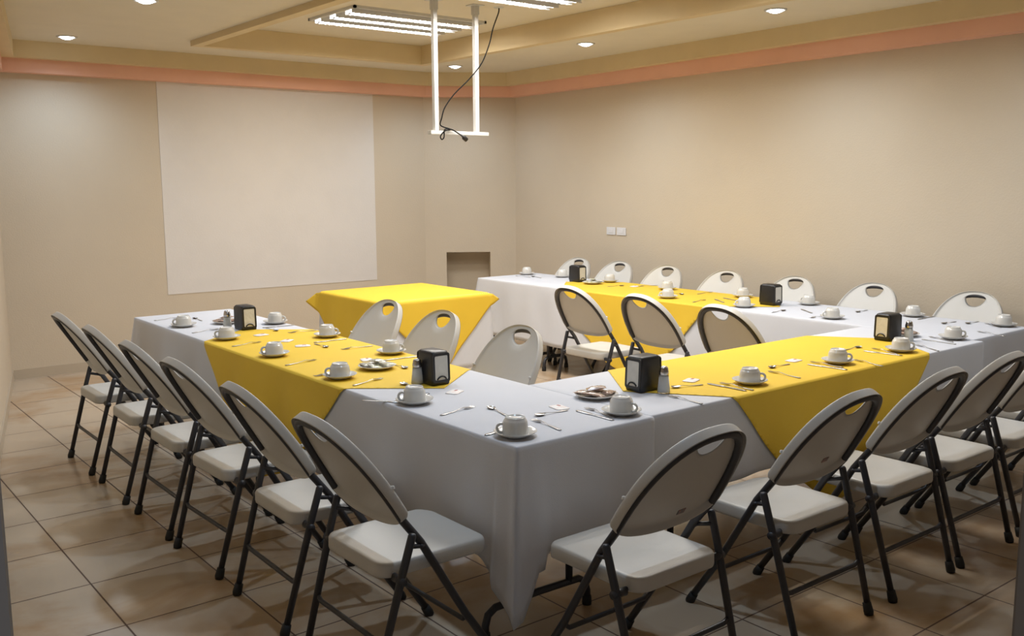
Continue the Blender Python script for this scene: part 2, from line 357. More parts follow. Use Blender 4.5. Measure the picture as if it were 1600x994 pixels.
# cloth side profile shared by the white skirts and the yellow overlays
def wave(s, drop, seed):
    return .004 + drop * .05 + smooth(drop / .3) * (.007 * sin(s * 9.5 + seed) + .005 * sin(s * 21 + seed * 2.3))
def cloth(name, x0, x1, y0, y1, hem, corners, lab, seed=0.0, m='cloth'):
    """hem(side, t) -> hem height; side 0 front(-y) 1 right(+x) 2 back(+y) 3 left(-x); corners: set of corner indices with a hanging point"""
    CO = [(x0, y0), (x1, y0), (x1, y1), (x0, y1)]; NO = [(0, -1), (1, 0), (0, 1), (-1, 0)]
    P = []   # (x, y, nx, ny, hem, s, cornerness)
    for sd in range(4):
        ax, ay = CO[sd]; bx, by = CO[(sd + 1) % 4]; Ls = sqrt((bx - ax) ** 2 + (by - ay) ** 2); n = max(6, int(Ls / .02)); nx, ny = NO[sd]
        for k in range(n):
            t = k / n; d0 = t * Ls; d1 = (1 - t) * Ls
            x = ax + (bx - ax) * t; y = ay + (by - ay) * t
            z = hem(sd, x if sd in (0, 2) else y); cn = 0; qx, qy = nx, ny
            if k == 0: qx, qy = nx + NO[sd - 1][0], ny + NO[sd - 1][1]
            for dd, ci in ((d0, sd), (d1, (sd + 1) % 4)):
                if ci in corners and dd < .30:
                    g = math.exp(-(dd / .075) ** 2); cn = max(cn, clamp(g + .24 * math.exp(-(dd / .13) ** 2) * cos(dd * 2 * pi / .09), 0, 1.2)); z = z - (.15 * (1 - smooth((dd - .030) / .022)) + .055 * (1 - smooth((dd - .075) / .03)) if ci == sd else .165 * clamp(1 - dd / .17, 0, 1) )
                    if ci == sd: ox, oy = NO[sd - 1]
                    else: ox, oy = NO[(sd + 1) % 4]
                    k2 = .5 * math.exp(-(dd / .05) ** 2)
                    if k > 0: qx, qy = nx * (1 - k2) + ox * k2, ny * (1 - k2) + oy * k2
                    else: qx, qy = (nx + ox) * .72, (ny + oy) * .72
            P.append((x, y, qx, qy, z, x if sd in (0, 2) else y, cn))
    n = len(P); R = []
    cx, cy = (x0 + x1) / 2, (y0 + y1) / 2
    def inn(p, e): return (clamp(p[0], x0 + e, x1 - e), clamp(p[1], y0 + e, y1 - e))
    R.append([(*inn(p, .05), ZT + .004) for p in P]); R.append([(*inn(p, .007), ZT + .004) for p in P]); R.append([(*inn(p, .002), ZT + .003) for p in P])
    R.append([(p[0] + p[2] * .001, p[1] + p[3] * .001, ZT - .001) for p in P])
    R.append([(p[0] + p[2] * .003, p[1] + p[3] * .003, ZT - .015) for p in P])
    K = 13
    for k in range(1, K + 1):
        r = []
        for p in P:
            H = ZT - .015 - p[4]; dr = H * k / K
            off = wave(p[5], dr, seed) if p[6] < .02 else wave(p[5], dr, seed) * (1 - p[6]) + p[6] * (.003 + dr * .19)
            if p[4] > .70: off = .003
            r.append((p[0] + p[2] * off, p[1] + p[3] * off, ZT - .015 - dr))
        R.append(r)
    b = MB()
    vs = [q for r in R for q in r]; fs = []
    for i in range(len(R) - 1):
        for k in range(n):
            j = (k + 1) % n
            if vs[i * n + k] == vs[i * n + j] and vs[(i + 1) * n + k] == vs[(i + 1) * n + j]: continue
            fs.append((i * n + k, i * n + j, (i + 1) * n + j, (i + 1) * n + k))
    b.add(vs, fs)
    idx = []
    for k in range(n):
        if not idx or vs[k] != vs[idx[-1]]: idx.append(k)
    if vs[idx[0]] == vs[idx[-1]]: idx.pop()
    b.f.append(tuple(idx)); b.sm.append(True)
    o = b.build(name, m); so = o.modifiers.new('thickness', 'SOLIDIFY'); so.thickness = .0015; so.offset = -1
    return tag(o, lab, 'tablecloth')
def hemL(sd, s):
    if sd == 0: return .36
    if sd == 3: return .32
    if sd == 1: return .725 if s < 3.22 else .48
    return .33
def hemF(sd, s):
    if sd == 0: return .35 + (.05 if s > 3.0 else .0)
    if sd == 2: return .33
    return .725
def hemR(sd, s):
    if sd == 0: return .33
    if sd == 3: return .725 if s < 3.22 else .24
    if sd == 1: return .69
    return .25
cloth('tablecloth', 1.97, 2.645, 2.46, 6.61, hemL, {0, 3}, 'white tablecloth on the left row of tables, corner drooping nearest the camera', 1.0)
cloth('tablecloth', 2.6455, 5.3305, 2.475, 3.215, hemF, set(), 'white tablecloth on the front row of tables, right of the near corner', 4.4)
cloth('tablecloth', 5.331, 6.055, 2.535, 7.235, hemR, {3, 0}, 'white tablecloth on the far row of tables along the right wall', 2.2)
cloth('tablecloth', 3.665, 4.672, 6.19, 7.19, lambda sd, s: .16, set(), 'white tablecloth under the yellow one on the small square table', 6.0)

def overlay(cx, cy, axis, aL, aW, aE, half, seed_off, lab, cutneg=None, cutpos=None, N=96):
    """yellow cloth laid as a diamond across a table; axis 'y': the table runs along y. corners reach aL along, aW across"""
    b = MB(); vs = []; fs = []
    e = .006
    def fold(wv, s, lim):
        sg = 1 if wv >= 0 else -1; a = abs(wv); r = .006
        if a <= lim - r: return wv, ZT + .0070, 0
        arc = r * pi / 2
        if a <= lim - r + arc:
            th = (a - lim + r) / r; return sg * (lim - r + r * sin(th) + .009 * sin(th)), ZT + .0070 - r + r * cos(th), 0
        dr = a - (lim - r + arc)
        return sg * (lim + max(.009, .003 + wave(s, dr + .012, seed_off) + .007)), ZT + .0070 - r - dr, dr
    PT = [(0, aW), (.22, aW - .07), (.50, .70 + aW - .97), (aE, half), (aL, 0)]
    def wmax(q):
        q = abs(q)
        for (a0, w0), (a1, w1) in zip(PT, PT[1:]):
            if q <= a1: return w0 + (w1 - w0) * (q - a0) / (a1 - a0)
        return 0.0
    side = [half + .009 + (aW - half - .009) * (k / 26) for k in range(27)]
    rim = [half - .010, half - .008, half - .005, half - .002, half + .001, half + .003, half + .005]
    inner_ = [(half - .012) * (k / 17) for k in range(1, 18)]
    pos = inner_ + rim + side; WL = [-q for q in reversed(pos)] + [0.0] + pos; NW = len(WL) - 1
    for i in range(N + 1):
        for j in range(NW + 1):
            s = (i / N * 2 - 1) * aL; wm = wmax(s); wv = clamp(WL[j], -wm, wm)
            if cutneg is not None and wv < 0: wv = -min(-wv, half + cutneg)
            if cutpos is not None and wv > 0: wv = min(wv, half + cutpos)
            along = (cy if axis == 'y' else cx) + s
            ww, z, dr = fold(wv, along, half)
            if axis == 'y': vs.append((cx + ww, cy + s, z))
            else: vs.append((cx + s, cy + ww, z))
    for i in range(N):
        for j in range(NW):
            a = i * (NW + 1) + j; fs.append((a, a + 1, a + NW + 2, a + NW + 1))
    b.add(vs, fs); o = b.build('table_overlay', 'yellow'); so = o.modifiers.new('thickness', 'SOLIDIFY'); so.thickness = .0012; so.offset = -1
    return tag(o, lab, 'tablecloth', 'yellow cloths laid diagonally over the white ones')
overlay(2.3075, 4.49, 'y', 1.10, .93, .825, .3375, 1.0, 'yellow cloth laid as a diamond over the long left row of tables', cutpos=.255)
overlay(3.935, 2.845, 'x', 1.07, .97, .80, .370, 4.4, 'yellow cloth laid as a diamond over the front row of tables')
overlay(5.693, 5.24, 'y', 1.15, .98, .79, .362, 2.2, 'yellow cloth laid as a diamond over the far row of tables by the right wall', cutpos=.05)
def overlay_square(cx, cy, h, D, lab, N=110):
    b = MB(); vs = []; fs = []; r = .01
    def f1(a, s):
        if a <= h - r: return a, 0
        th = min((a - h + r) / r, pi / 2); x = h - r + r * sin(th); z = r * cos(th) - r
        if th >= pi / 2: dr = a - (h - r + r * pi / 2); x += .010 + wave(s, dr + .01, 6.0); z -= dr
        return x, z
    for i in range(N + 1):
        for j in range(N + 1):
            p = i / N; q = j / N; s = (p - q) * D; t = (p + q - 1) * D
            t = t + .035; a, c = abs(s), abs(t); ox, oy = max(a - h, 0), max(c - h, 0)
            if ox > 0 and oy > 0:
                mn = min(ox, oy); mx = max(ox, oy)
                x = h + .014 + mn * .95 + .05 * (mx - mn); y = h + .014 + mn * .95 + .05 * (mx - mn); z = -mx * .9
                if ox > oy: y = h + .014 + mn * .95; x = h + .014 + mn * .95 + .05 * (mx - mn)
                z = -(mx) - .0
            else:
                x, zx = f1(a, cy + t); y, zy = f1(c, cx + s); z = zx + zy
            vs.append((cx + math.copysign(x, s), cy + math.copysign(y, t), ZT + .0065 + z))
    for i in range(N):
        for j in range(N):
            a = i * (N + 1) + j; fs.append((a, a + 1, a + N + 2, a + N + 1))
    b.add(vs, fs); o = b.build('table_overlay', 'yellow'); so = o.modifiers.new('thickness', 'SOLIDIFY'); so.thickness = .0012; so.offset = -1
    tag(o, lab, 'tablecloth', 'yellow cloths laid diagonally over the white ones')
overlay_square(4.168, 6.69, .504, 1.145, 'yellow cloth laid as a diamond over the small square table by the back wall')

# ================================================================== CHAIRS
SL = Vector((0, -.5145, .8575)); NF = Vector((0, .8575, .5145))    # up along the back, and its front normal
def bk(u, v, wf):
    bend = -.020 * (1 - (u / .235) ** 2)
    p = Vector((0, .25 - .6 * .56, .56)) + SL * v + NF * (wf + bend); return (u, p.y, p.z)
def arch(a, hw, vm, n=2.2):
    c, s = cos(a), sin(a); return (math.copysign(abs(c) ** (2 / n), c) * hw, (abs(s) ** (2 / n)) * vm)
def make_chair():
    o = empty('folding_chair')
    # backrest: an egg-shaped plastic shell with a grip hole and a rolled rim
    VB = .062; Mn = 72; outer = []; hole = []
    for i in range(Mn):
        a = 2 * pi * i / Mn
        if a <= pi: u, v = arch(a, .243, .430 - VB, 2.35); outer.append((u, v + VB))
        else:
            c, s = cos(a), -sin(a); outer.append((math.copysign(abs(c) ** .6, c) * .243 * (1 - .05 * s), VB - .050 * s ** .9))
        c, s = cos(a), sin(a)
        if s >= 0: hole.append((.064 * c, .388 + .022 * sqrt(max(0, 1 - c * c))))
        else: hole.append((math.copysign(abs(c) ** .9, c) * .064 * (1 - .10 * abs(s)), .388 - .062 * abs(s)))
    def mix(t): return [(h[0] + (q[0] - h[0]) * t, h[1] + (q[1] - h[1]) * t) for h, q in zip(hole, outer)]
    Rr = []
    for t in (0, .04): Rr.append([bk(u, v, -.003 if t == 0 else .003) for u, v in mix(t)])
    for t in (.15, .3, .45, .6, .74, .84): Rr.append([bk(u, v, .003) for u, v in mix(t)])
    for t, wf in ((.88, .005), (.92, .011), (.96, .013), (.985, .010), (1.0, .003), (1.0, -.020), (.993, -.0245), (.985, -.022), (.975, -.004)): Rr.append([bk(u, v, wf) for u, v in mix(t)])
    for t in (.93, .84, .6, .3, .04): Rr.append([bk(u, v, -.004) for u, v in mix(t)])
    Rr.append(Rr[0]); b = MB(); b.rings(Rr[:-1], False, False)
    n = Mn; last = (len(Rr) - 2) * n
    b.f += [(last + k, last + (k + 1) % n, (k + 1) % n, k) for k in range(n)]; b.sm += [True] * n
    for sx in (-1, 1):
        x, y, z = bk(sx * .230, .16, .014); b.lathe([(.0001, .010), (.006, .008), (.008, 0)], 10, (x, y, z))
    b.build('backrest', 'plastic', o)
    # seat
    def outl(s, z, dz=0.0):
        out = []
        for (x, y) in rrect(.197, .218, .055, 8):
            k = 1.0 + .012 * (y / .205)
            out.append((x * s * k, y * s + .030, z - dz * (1 - min(1, (y / .2) ** 2)) * 1.0))
        return out
    R2 = []
    for s in (.02, .3, .55, .75): R2.append([(x, y, .434 + .008 * (s / .75) ** 2) for x, y, z in outl(s, 0)])
    for s, z in ((.90, .4435), (.955, .4435), (.985, .4405), (1.0, .433), (1.004, .404), (.997, .396), (.975, .394), (.965, .402), (.9, .418), (.5, .418), (.02, .418)):
        R2.append([(x, y - 0.0, z - .006 * smooth((y - .18) / .06)) for x, y, _ in outl(s, 0)])
    b = MB(); b.rings(R2); b.build('seat', 'plastic', o)
    # one bent tube: front legs rising into the arch behind the backrest
    pts = []
    for sx in (1,):
        pts += [(.212, .246, .03), (.212, .25 - .6 * .2, .2), (.216, .25 - .6 * .4, .4), (.2185, .25 - .6 * .5, .5)]
    Na = 26
    for i in range(Na + 1):
        a = pi * i / Na; u, v = arch(a, .224, .410 - .04, 2.35); x, y, z = bk(u, v + .04, -.0125); pts.append((x, y, z))
    for xx, z in ((.2185, .5), (.216, .4), (.212, .2)): pts.append((-xx, .25 - .6 * z, z))
    pts.append((-.212, .246, .03))
    b = MB(); b.tube(pts, .0135, 10)
    fr = b.build('front_leg_frame', 'steel', o)
    for sx in (-1, 1):
        b = MB(); q = Vector((0, -.5145, .8575)); base = Vector((sx * .212, .262, 0)); b.tube([base, base + q * .012, base + q * .045], [.017, .019, .0165], 14); b.build('rubber_foot', 'rubber', fr)
    for sx in (-1, 1):
        b = MB(); b.tube([(sx * .247, -.098, .548), (sx * .247, -.1, .54), (sx * .244, -.137, .42), (sx * .230, -.245, .03)], [.010, .0135, .0135, .0125], 10)
        b.tube([(sx * .205, -.142, .400), (sx * .259, -.142, .400)], .014, 12)
        l = b.build('rear_leg', 'steel', o)
        b = MB(); base = Vector((sx * .229, -.252, 0)); b.tube([base, base + Vector((0, .002, .012)), base + Vector((0, .012, .045))], [.017, .019, .0165], 14); b.build('rubber_foot', 'rubber', l)
        b = MB(); b.tube([(sx * .238, -.112, .505), (sx * .226, -.045, .488)], .008, 8); b.tube([(sx * .216, -.055, .49), (sx * .236, -.055, .49)], .008, 10); b.build('hinge_link', 'steel', o)
    zc = .215; yr = -.25 + .1095 * 0 + (zc - 0) * .285
    b = MB(); b.tube([(-.235, -.196, .203), (-.215, -.196, .193), (-.20, -.197, .190), (.20, -.197, .190), (.215, -.196, .193), (.235, -.196, .203)], .009, 8); b.build('rear_stretcher', 'steel', o)
    b = MB(); b.tube([(-.208, .25 - .6 * .19, .19), (-.18, .142, .165), (.18, .142, .165), (.208, .25 - .6 * .19, .19)], .009, 8); b.build('front_stretcher', 'steel', o)
    b = MB(); b.tube([(-.21, -.142, .405), (-.17, -.13, .40), (.17, -.13, .40), (.21, -.142, .405)], .009, 8); b.tube([(-.17, -.13, .400), (-.172, .20, .400)], .008, 8); b.tube([(.17, -.13, .400), (.172, .20, .400)], .008, 8); b.build('seat_rail', 'steel', o)
    return o
chair0 = make_chair(); used = [False]
def chair(x, y, deg, lab, group, sticker=None):
    o = chair0 if not used[0] else copy_tree(chair0); used[0] = True
    o.location = (x, y, 0); o.rotation_euler = (0, 0, radians(deg)); tag(o, lab, 'chair', group)
    if sticker:
        b = MB(); u, v = sticker; b.add([bk(u - .018, v - .010, -.006), bk(u + .018, v - .010, -.006), bk(u + .018, v + .010, -.006), bk(u - .018, v + .010, -.006), bk(u - .018, v - .010, -.004), bk(u + .018, v - .010, -.004), bk(u + .018, v + .010, -.004), bk(u - .018, v + .010, -.004)], [(0, 1, 2, 3), (4, 7, 6, 5), (0, 4, 5, 1), (1, 5, 6, 2), (2, 6, 7, 3), (3, 7, 4, 0)], False)
        tag(b.build('sticker', 'sticker', o), 'small dark printed sticker on the backrest')
    return o
gL = 'folding chairs outside the left row of tables'
for y, lab, dg in ((5.86, 'white folding chair farthest left, nearest the back wall', -90), (5.21, 'white folding chair outside the left tables, second from the back wall', -91),
               (4.57, 'white folding chair outside the left tables, third from the back wall', -90), (4.00, 'white folding chair outside the left tables, fourth from the back wall', -88),
               (3.33, 'white folding chair outside the left tables, second nearest, before yellow cloth', -91), (2.71, 'nearest white folding chair left of the drooping cloth corner', -90)):
    chair(1.640 if y > 4.1 else 1.645, y, dg, lab, gL)
gF = 'folding chairs along the near side of the front tables'
for x, lab, st, dg in ((2.205, 'nearest white folding chair right of the drooping cloth corner, dark sticker on back', (.055, .055), 0),
               (2.985, 'white folding chair before the front yellow cloth tip, faint sticker on back', (.045, .09), 0), (3.615, 'white folding chair along the front tables, third from the near corner', None, 0),
               (4.155, 'white folding chair fourth from the near corner along the front tables', None, 0), (4.72, 'white folding chair cut by the right edge, fifth along the front tables', None, 0),
               (5.30, 'white folding chair mostly hidden at the right edge, last of its row', None, 0)):
    chair(x, 2.11, dg, lab, gF, st)
gI = 'folding chairs inside the horseshoe at the left tables'
for x, y, lab in ((2.775, 5.12, 'white chair inside the horseshoe, leftmost back before the small yellow table'), (2.755, 4.48, 'white chair inside the horseshoe, middle of three at the left tables'),
               (2.735, 3.74, 'white chair inside the horseshoe nearest the inner table corner')):
    chair(x, y, 90, lab, gI)
gJ = 'folding chairs inside the horseshoe at the far tables'
for x, y, lab in ((4.79, 5.00, 'white chair inside the horseshoe at the far tables, leftmost, whole seat showing'), (4.80, 4.33, 'white chair inside the horseshoe at the far tables, middle of three'),
               (4.77, 3.64, 'white chair inside the horseshoe at the far tables, only its back showing')):
    chair(x, y, -90, lab, gJ)
gW = 'folding chairs between the far tables and the right wall'
ow = ('first', 'second', 'third', 'fourth', 'fifth', 'sixth', 'seventh')
for k, y in enumerate((6.80, 6.24, 5.65, 5.00, 4.34, 3.68, 2.96)):
    extra = {0: ', behind a napkin dispenser', 1: '', 2: '', 3: '', 4: ', right of a napkin dispenser', 5: '', 6: ', nearest the right edge'}[k]
    chair(5.925, y, 90, 'white folding chair against the right wall, %s from the far corner' % ow[k], gW)

# ================================================================== TABLEWARE
ZC = ZT + .0045; ZY = ZT + .008
def on_yellow(x, y):
    for cx, cy, ax, aL, aE, h in ((2.3075, 4.49, 'y', 1.10, .825, .3375), (3.935, 2.845, 'x', 1.07, .80, .370), (5.693, 5.24, 'y', 1.15, .79, .362)):
        s, t = (y - cy, x - cx) if ax == 'y' else (x - cx, y - cy)
        if abs(t) <= h and abs(s) <= aL - (aL - aE) * abs(t) / h + .02: return True
    return False
def zt(x, y): return ZY if on_yellow(x, y) else ZC
def make_cup():
    o = empty('coffee_cup')
    b = MB(); b.lathe([(.0415, 0.0005), (.0445, 0), (.0462, .006), (.0468, .020), (.0460, .038), (.0438, .050), (.0405, .0570), (.0370, .0600), (.0362, .0650), (.0345, .0675), (.0325, .0668), (.0315, .0635), (.0005, .0638)], 32)
    b.lathe([(.0415, 0.0005), (.042, .02), (.040, .048), (.033, .056), (.0005, .057)], 24); b.build('bowl', 'china', o)
    b = MB(); b.tube(cr([(.0440, 0, .043), (.053, 0, .0435), (.062, 0, .038), (.0655, 0, .028), (.062, 0, .0175), (.054, 0, .012), (.0458, 0, .011)], 4), [.0052] * 25, 8); b.build('handle', 'china', o)
    return o
def make_saucer():
    b = MB(); b.lathe([(.0005, .0035), (.0475, .0035), (.051, .006), (.062, .0135), (.0765, .0215), (.0780, .0215), (.0775, .0195), (.060, .0095), (.046, .0025), (.040, 0), (.0005, .0008)], 36)
    return b.build('saucer', 'china')
cup0 = make_cup(); sau0 = make_saucer(); cu = [False]
def setting(x, y, hd, where, hy=None):
    z = zt(x, y)
    c = cup0 if not cu[0] else copy_tree(cup0); s = sau0 if not cu[0] else copy_tree(sau0); cu[0] = True
    s.location = (x, y, z); c.location = (x, y, z + .0042); c.rotation_euler = (0, 0, radians(hd))
    tag(c, 'upturned white cup ' + where, 'cup', 'upturned coffee cups on the tables')
    tag(s, 'white saucer under the cup ' + where, 'saucer', 'saucers under the coffee cups')
CUPS = [
 (2.075, 5.955, 150, 'at the far left end of the left row'), (2.577, 5.70, -40, 'right of the far left napkin dispenser'),
 (2.085, 5.282, 150, 'on the left yellow cloth, far outer corner'), (2.573, 4.985, -40, 'on the left yellow cloth, far inner edge'),
 (2.067, 4.600, 150, 'on the left yellow cloth, middle outer edge'), (2.571, 4.265, -40, 'on the left yellow cloth, near inner edge'),
 (2.056, 3.870, 150, 'on the left yellow cloth beside the plate'), (2.055, 3.235, 152, 'before the near left napkin dispenser'),
 (2.055, 2.575, 150, 'alone at the near table corner'), (2.575, 2.565, -70, 'before the near brown packet plate'),
 (3.400, 2.590, -50, 'on the front yellow cloth, near part'), (4.120, 2.615, -50, 'on the front yellow cloth, middle'),
 (4.660, 2.590, -50, 'on the front yellow cloth, right corner'), (5.270, 2.620, -50, 'right of the front yellow cloth'),
 (5.869, 7.16, 90, 'alone at the far row end'), (5.960, 6.74, 90, 'left of the farthest napkin dispenser'),
 (5.960, 6.10, 90, 'right of the farthest napkin dispenser'), (5.900, 5.360, 60, 'before the third chair by the wall'),
 (5.468, 4.960, 150, 'above the middle far inner chair'), (5.500, 4.260, 150, 'above the last far inner chair'),
 (5.945, 4.620, 60, 'before the fourth chair by the wall'), (5.960, 4.040, 90, 'right of the middle far napkin dispenser'),
 (5.470, 3.525, 150, 'where the front and far rows meet'), (5.960, 3.240, 60, 'before the sixth chair by the wall'),
 (5.975, 2.660, 60, 'before the last chair by the wall')]
for x, y, hd, wh in CUPS: setting(x, y, hd, wh)

def make_dispenser():
    """black napkin dispenser, napkin faces on the +-y ends"""
    o = empty('napkin_dispenser'); b = MB(); Rr = []
    for z, hx, hy, r in ((0, .044, .060, .008), (.004, .048, .064, .012), (.03, .0485, .065, .012), (.10, .046, .0625, .012), (.138, .0445, .061, .012), (.147, .042, .058, .012), (.151, .036, .052, .010)):
        Rr.append([(x, y, z) for x, y in rrect(hx, hy, r, 4)])
    b.rings(Rr); b.build('body', 'black', o)
    for sy in (-1, 1):
        b = MB()    # frame rim around the opening
        mt = Matrix.Translation((0, sy * .064, 0)) @ Matrix.Rotation(pi / 2, 4, 'X')
        out = rrect(.045, .066, .012, 4, 0, .078); inn = rrect(.034, .054, .006, 4, 0, .078); n = len(out)
        vs = [(x, (.002 if zz else -.003), y) for zz in (0, 1) for x, y in out] + [(x, (.002 if zz else -.003), y) for zz in (0, 1) for x, y in inn]
        vs = [(x, sy * (.0655 - .036 * (z - .03) + yy), z) for x, yy, z in vs]
        fs = []
        for k in range(n):
            j = (k + 1) % n; fs += [(k, j, n + j, n + k), (n + k, n + j, 3 * n + j, 3 * n + k), (2 * n + k, 3 * n + k, 3 * n + j, 2 * n + j)]
        b.add(vs, fs, False); b.build('frame', 'black', o)
        b = MB(); vs = []
        for z in (.024, .132):
            for yy in (-.003, .0012): vs += [(-.0345, sy * (.0655 - .036 * (z - .03) + yy), z), (.0345, sy * (.0655 - .036 * (z - .03) + yy), z)]
        b.add(vs, [(0, 1, 3, 2), (4, 6, 7, 5), (0, 4, 5, 1), (2, 3, 7, 6), (0, 2, 6, 4), (1, 5, 7, 3)], False); b.build('napkins', 'napkin', o)
        b = MB(); b.tube(cr([(-.024, sy * .0680, .026), (-.015, sy * .069, .036), (0, sy * .0695, .040), (.015, sy * .069, .036), (.024, sy * .0680, .026)], 3), .0035, 6); b.build('spring_tab', 'black', o)
    return o
d0 = make_dispenser(); du = [False]
DISP = [  # (corner x, corner y, rotated)
 (2.283, 3.443, 0, 'at the near end of the left yellow cloth'), (2.888, 2.763, 1, 'at the near tip of the front yellow cloth'),
 (2.286, 5.536, 0, 'at the far end of the left row of tables'), (5.733, 6.266, 0, 'before the first chair by the wall'),
 (5.688, 4.141, 0, 'at the right tip of the far yellow cloth'), (4.891, 2.79, 1, 'at the right tip of the front yellow cloth')]
for cx, cy, rot, wh in DISP:
    o = d0 if not du[0] else copy_tree(d0); du[0] = True
    hx, hy = (.065, .048) if rot else (.048, .065)
    o.location = (cx + hx, cy + hy, zt(cx + hx, cy + hy)); o.rotation_euler = (0, 0, pi / 2 if rot else 0)
    tag(o, 'black napkin dispenser with white napkins ' + wh, 'napkin dispenser', 'napkin dispensers along the tables')

def make_shaker():
    o = empty('salt_shaker')
    b = MB(); b.lathe([(.0005, .0), (.026, 0), (.028, .006), (.026, .02), (.020, .078), (.019, .082)], 24); b.build('glass', 'glass', o)
    b = MB(); b.lathe([(.0005, .004), (.0240, .004), (.0250, .02), (.0192, .074), (.0005, .076)], 20); b.build('salt', 'salt', o)
    b = MB(); b.lathe([(.0205, .078), (.0215, .084), (.0205, .094), (.0185, .098), (.018, .106), (.013, .113), (.0005, .116)], 24); b.build('metal_cap', 'chrome', o)
    return o
sh0 = make_shaker()
for k, (x, y, wh) in enumerate(((2.262, 3.535, 'left of the near left napkin dispenser'), (2.975, 2.712, 'right of the near right napkin dispenser'), (5.015, 2.745, 'right of the dispenser at the far tip of the front yellow cloth'), (2.258, 5.70, 'left of the far left napkin dispenser'))):
    o = sh0 if k == 0 else copy_tree(sh0); o.location = (x, y, zt(x, y)); tag(o, 'glass salt shaker ' + wh, 'salt shaker', 'salt shakers beside the napkin dispensers')

# plates heaped with wrapped packets
def make_plate():
    b = MB(); b.lathe([(.0005, .004), (.050, .004), (.058, .007), (.075, .0125), (.090, .019), (.0915, .0185), (.090, .0165), (.074, .0095), (.056, .0025), (.050, 0), (.0005, .0008)], 40); return b.build('plate', 'china')
def make_packet(m, seed):
    rnd = random.Random(seed); b = MB(); nx, ny = 12, 9; top = []; bot = []
    for i in range(nx + 1):
        for j in range(ny + 1):
            u = i / nx * 2 - 1; v = j / ny * 2 - 1
            h = (1 - abs(u) ** 3.5) * (1 - abs(v) ** 3) * .009; jag = .0008 * (1 if j % 2 else -1) if abs(u) > .95 else 0
            x = u * .041 + jag; y = v * .029 * (1 + .05 * (abs(u) > .95)); nz = rnd.uniform(-.0012, .0012) * (abs(u) < .9 and abs(v) < .9)
            top.append((x, y, h + .0007 + nz)); bot.append((x, y, -h * .6))
    n = ny + 1; fs = []; o2 = len(top)
    for i in range(nx):
        for j in range(ny):
            a = i * n + j; fs.append((a, a + n, a + n + 1, a + 1)); fs.append((o2 + a, o2 + a + 1, o2 + a + n + 1, o2 + a + n))
    for i in range(nx):
        a = i * n; fs.append((a, o2 + a, o2 + a + n, a + n)); a = i * n + ny; fs.append((a, a + n, o2 + a + n, o2 + a))
    for j in range(ny):
        fs.append((j, j + 1, o2 + j + 1, o2 + j)); a = nx * n + j; fs.append((a, o2 + a, o2 + a + 1, a + 1))
    b.add(top + bot, fs); return b.build('wrapped_packet', m)
pl0 = make_plate(); pk = {'cellA': make_packet('cellA', 3), 'cellB': make_packet('cellB', 5)}; pu = {'cellA': False, 'cellB': False}
PL = [(2.305, 3.960, 'cellB', 'on the left yellow cloth', 'pale'), (2.700, 2.838, 'cellA', 'by the near right napkin dispenser', 'brown'),
      (2.344, 5.918, 'cellA', 'at the far end of the left row', 'brown'), (5.160, 2.86, 'cellA', 'behind the dispenser at the right', 'brown'),
      (5.748, 6.10, 'cellB', 'beside the farthest napkin dispenser', 'pale')]
rp = random.Random(11)
for k, (x, y, m, wh, tone) in enumerate(PL):
    o = pl0 if k == 0 else copy_tree(pl0); z = zt(x, y); o.location = (x, y, z)
    tag(o, 'small white plate heaped with %s wrapped packets %s' % (tone, wh), 'plate', 'plates of wrapped packets')
    spots = [(-.036, .030, .0185, .10, .0, 'leftmost'), (.038, -.026, .0185, -.12, .05, 'rightmost'), (.026, .030, .0185, .0, .12, 'rearmost'), (-.026, -.026, .0185, .15, -.1, 'frontmost'), (.0, .002, .0385, .05, .12, 'topmost')]
    for j, (dx, dy, dz, rx, ry, pos) in enumerate(spots):
        p = pk[m] if not pu[m] else copy_tree(pk[m]); pu[m] = True
        p.location = (x + dx, y + dy, z + dz); p.rotation_euler = (rx, ry, rp.uniform(0, 3.1))
        tag(p, '%s %s packet on the plate %s' % (pos, tone, wh), 'wrapped packet', 'wrapped packets on the plate %s' % wh)

# cutlery
def flat(outline_fn, n, th, zf):
    """strip of half-widths along x with a height profile"""
    b = MB(); vs = []
    for i in range(n + 1):
        t = i / n; x, hw = outline_fn(t); z = zf(t)
        vs += [(x, -hw, z), (x, hw, z), (x, hw, z + th), (x, -hw, z + th)]
    fs = [(0, 1, 2, 3)[::-1]]
    for i in range(n):
        a = i * 4
        for k in range(4): fs.append((a + k, a + (k + 1) % 4, a + 4 + (k + 1) % 4, a + 4 + k))
    fs.append(tuple(n * 4 + k for k in range(4))); b.add(vs, fs); return b
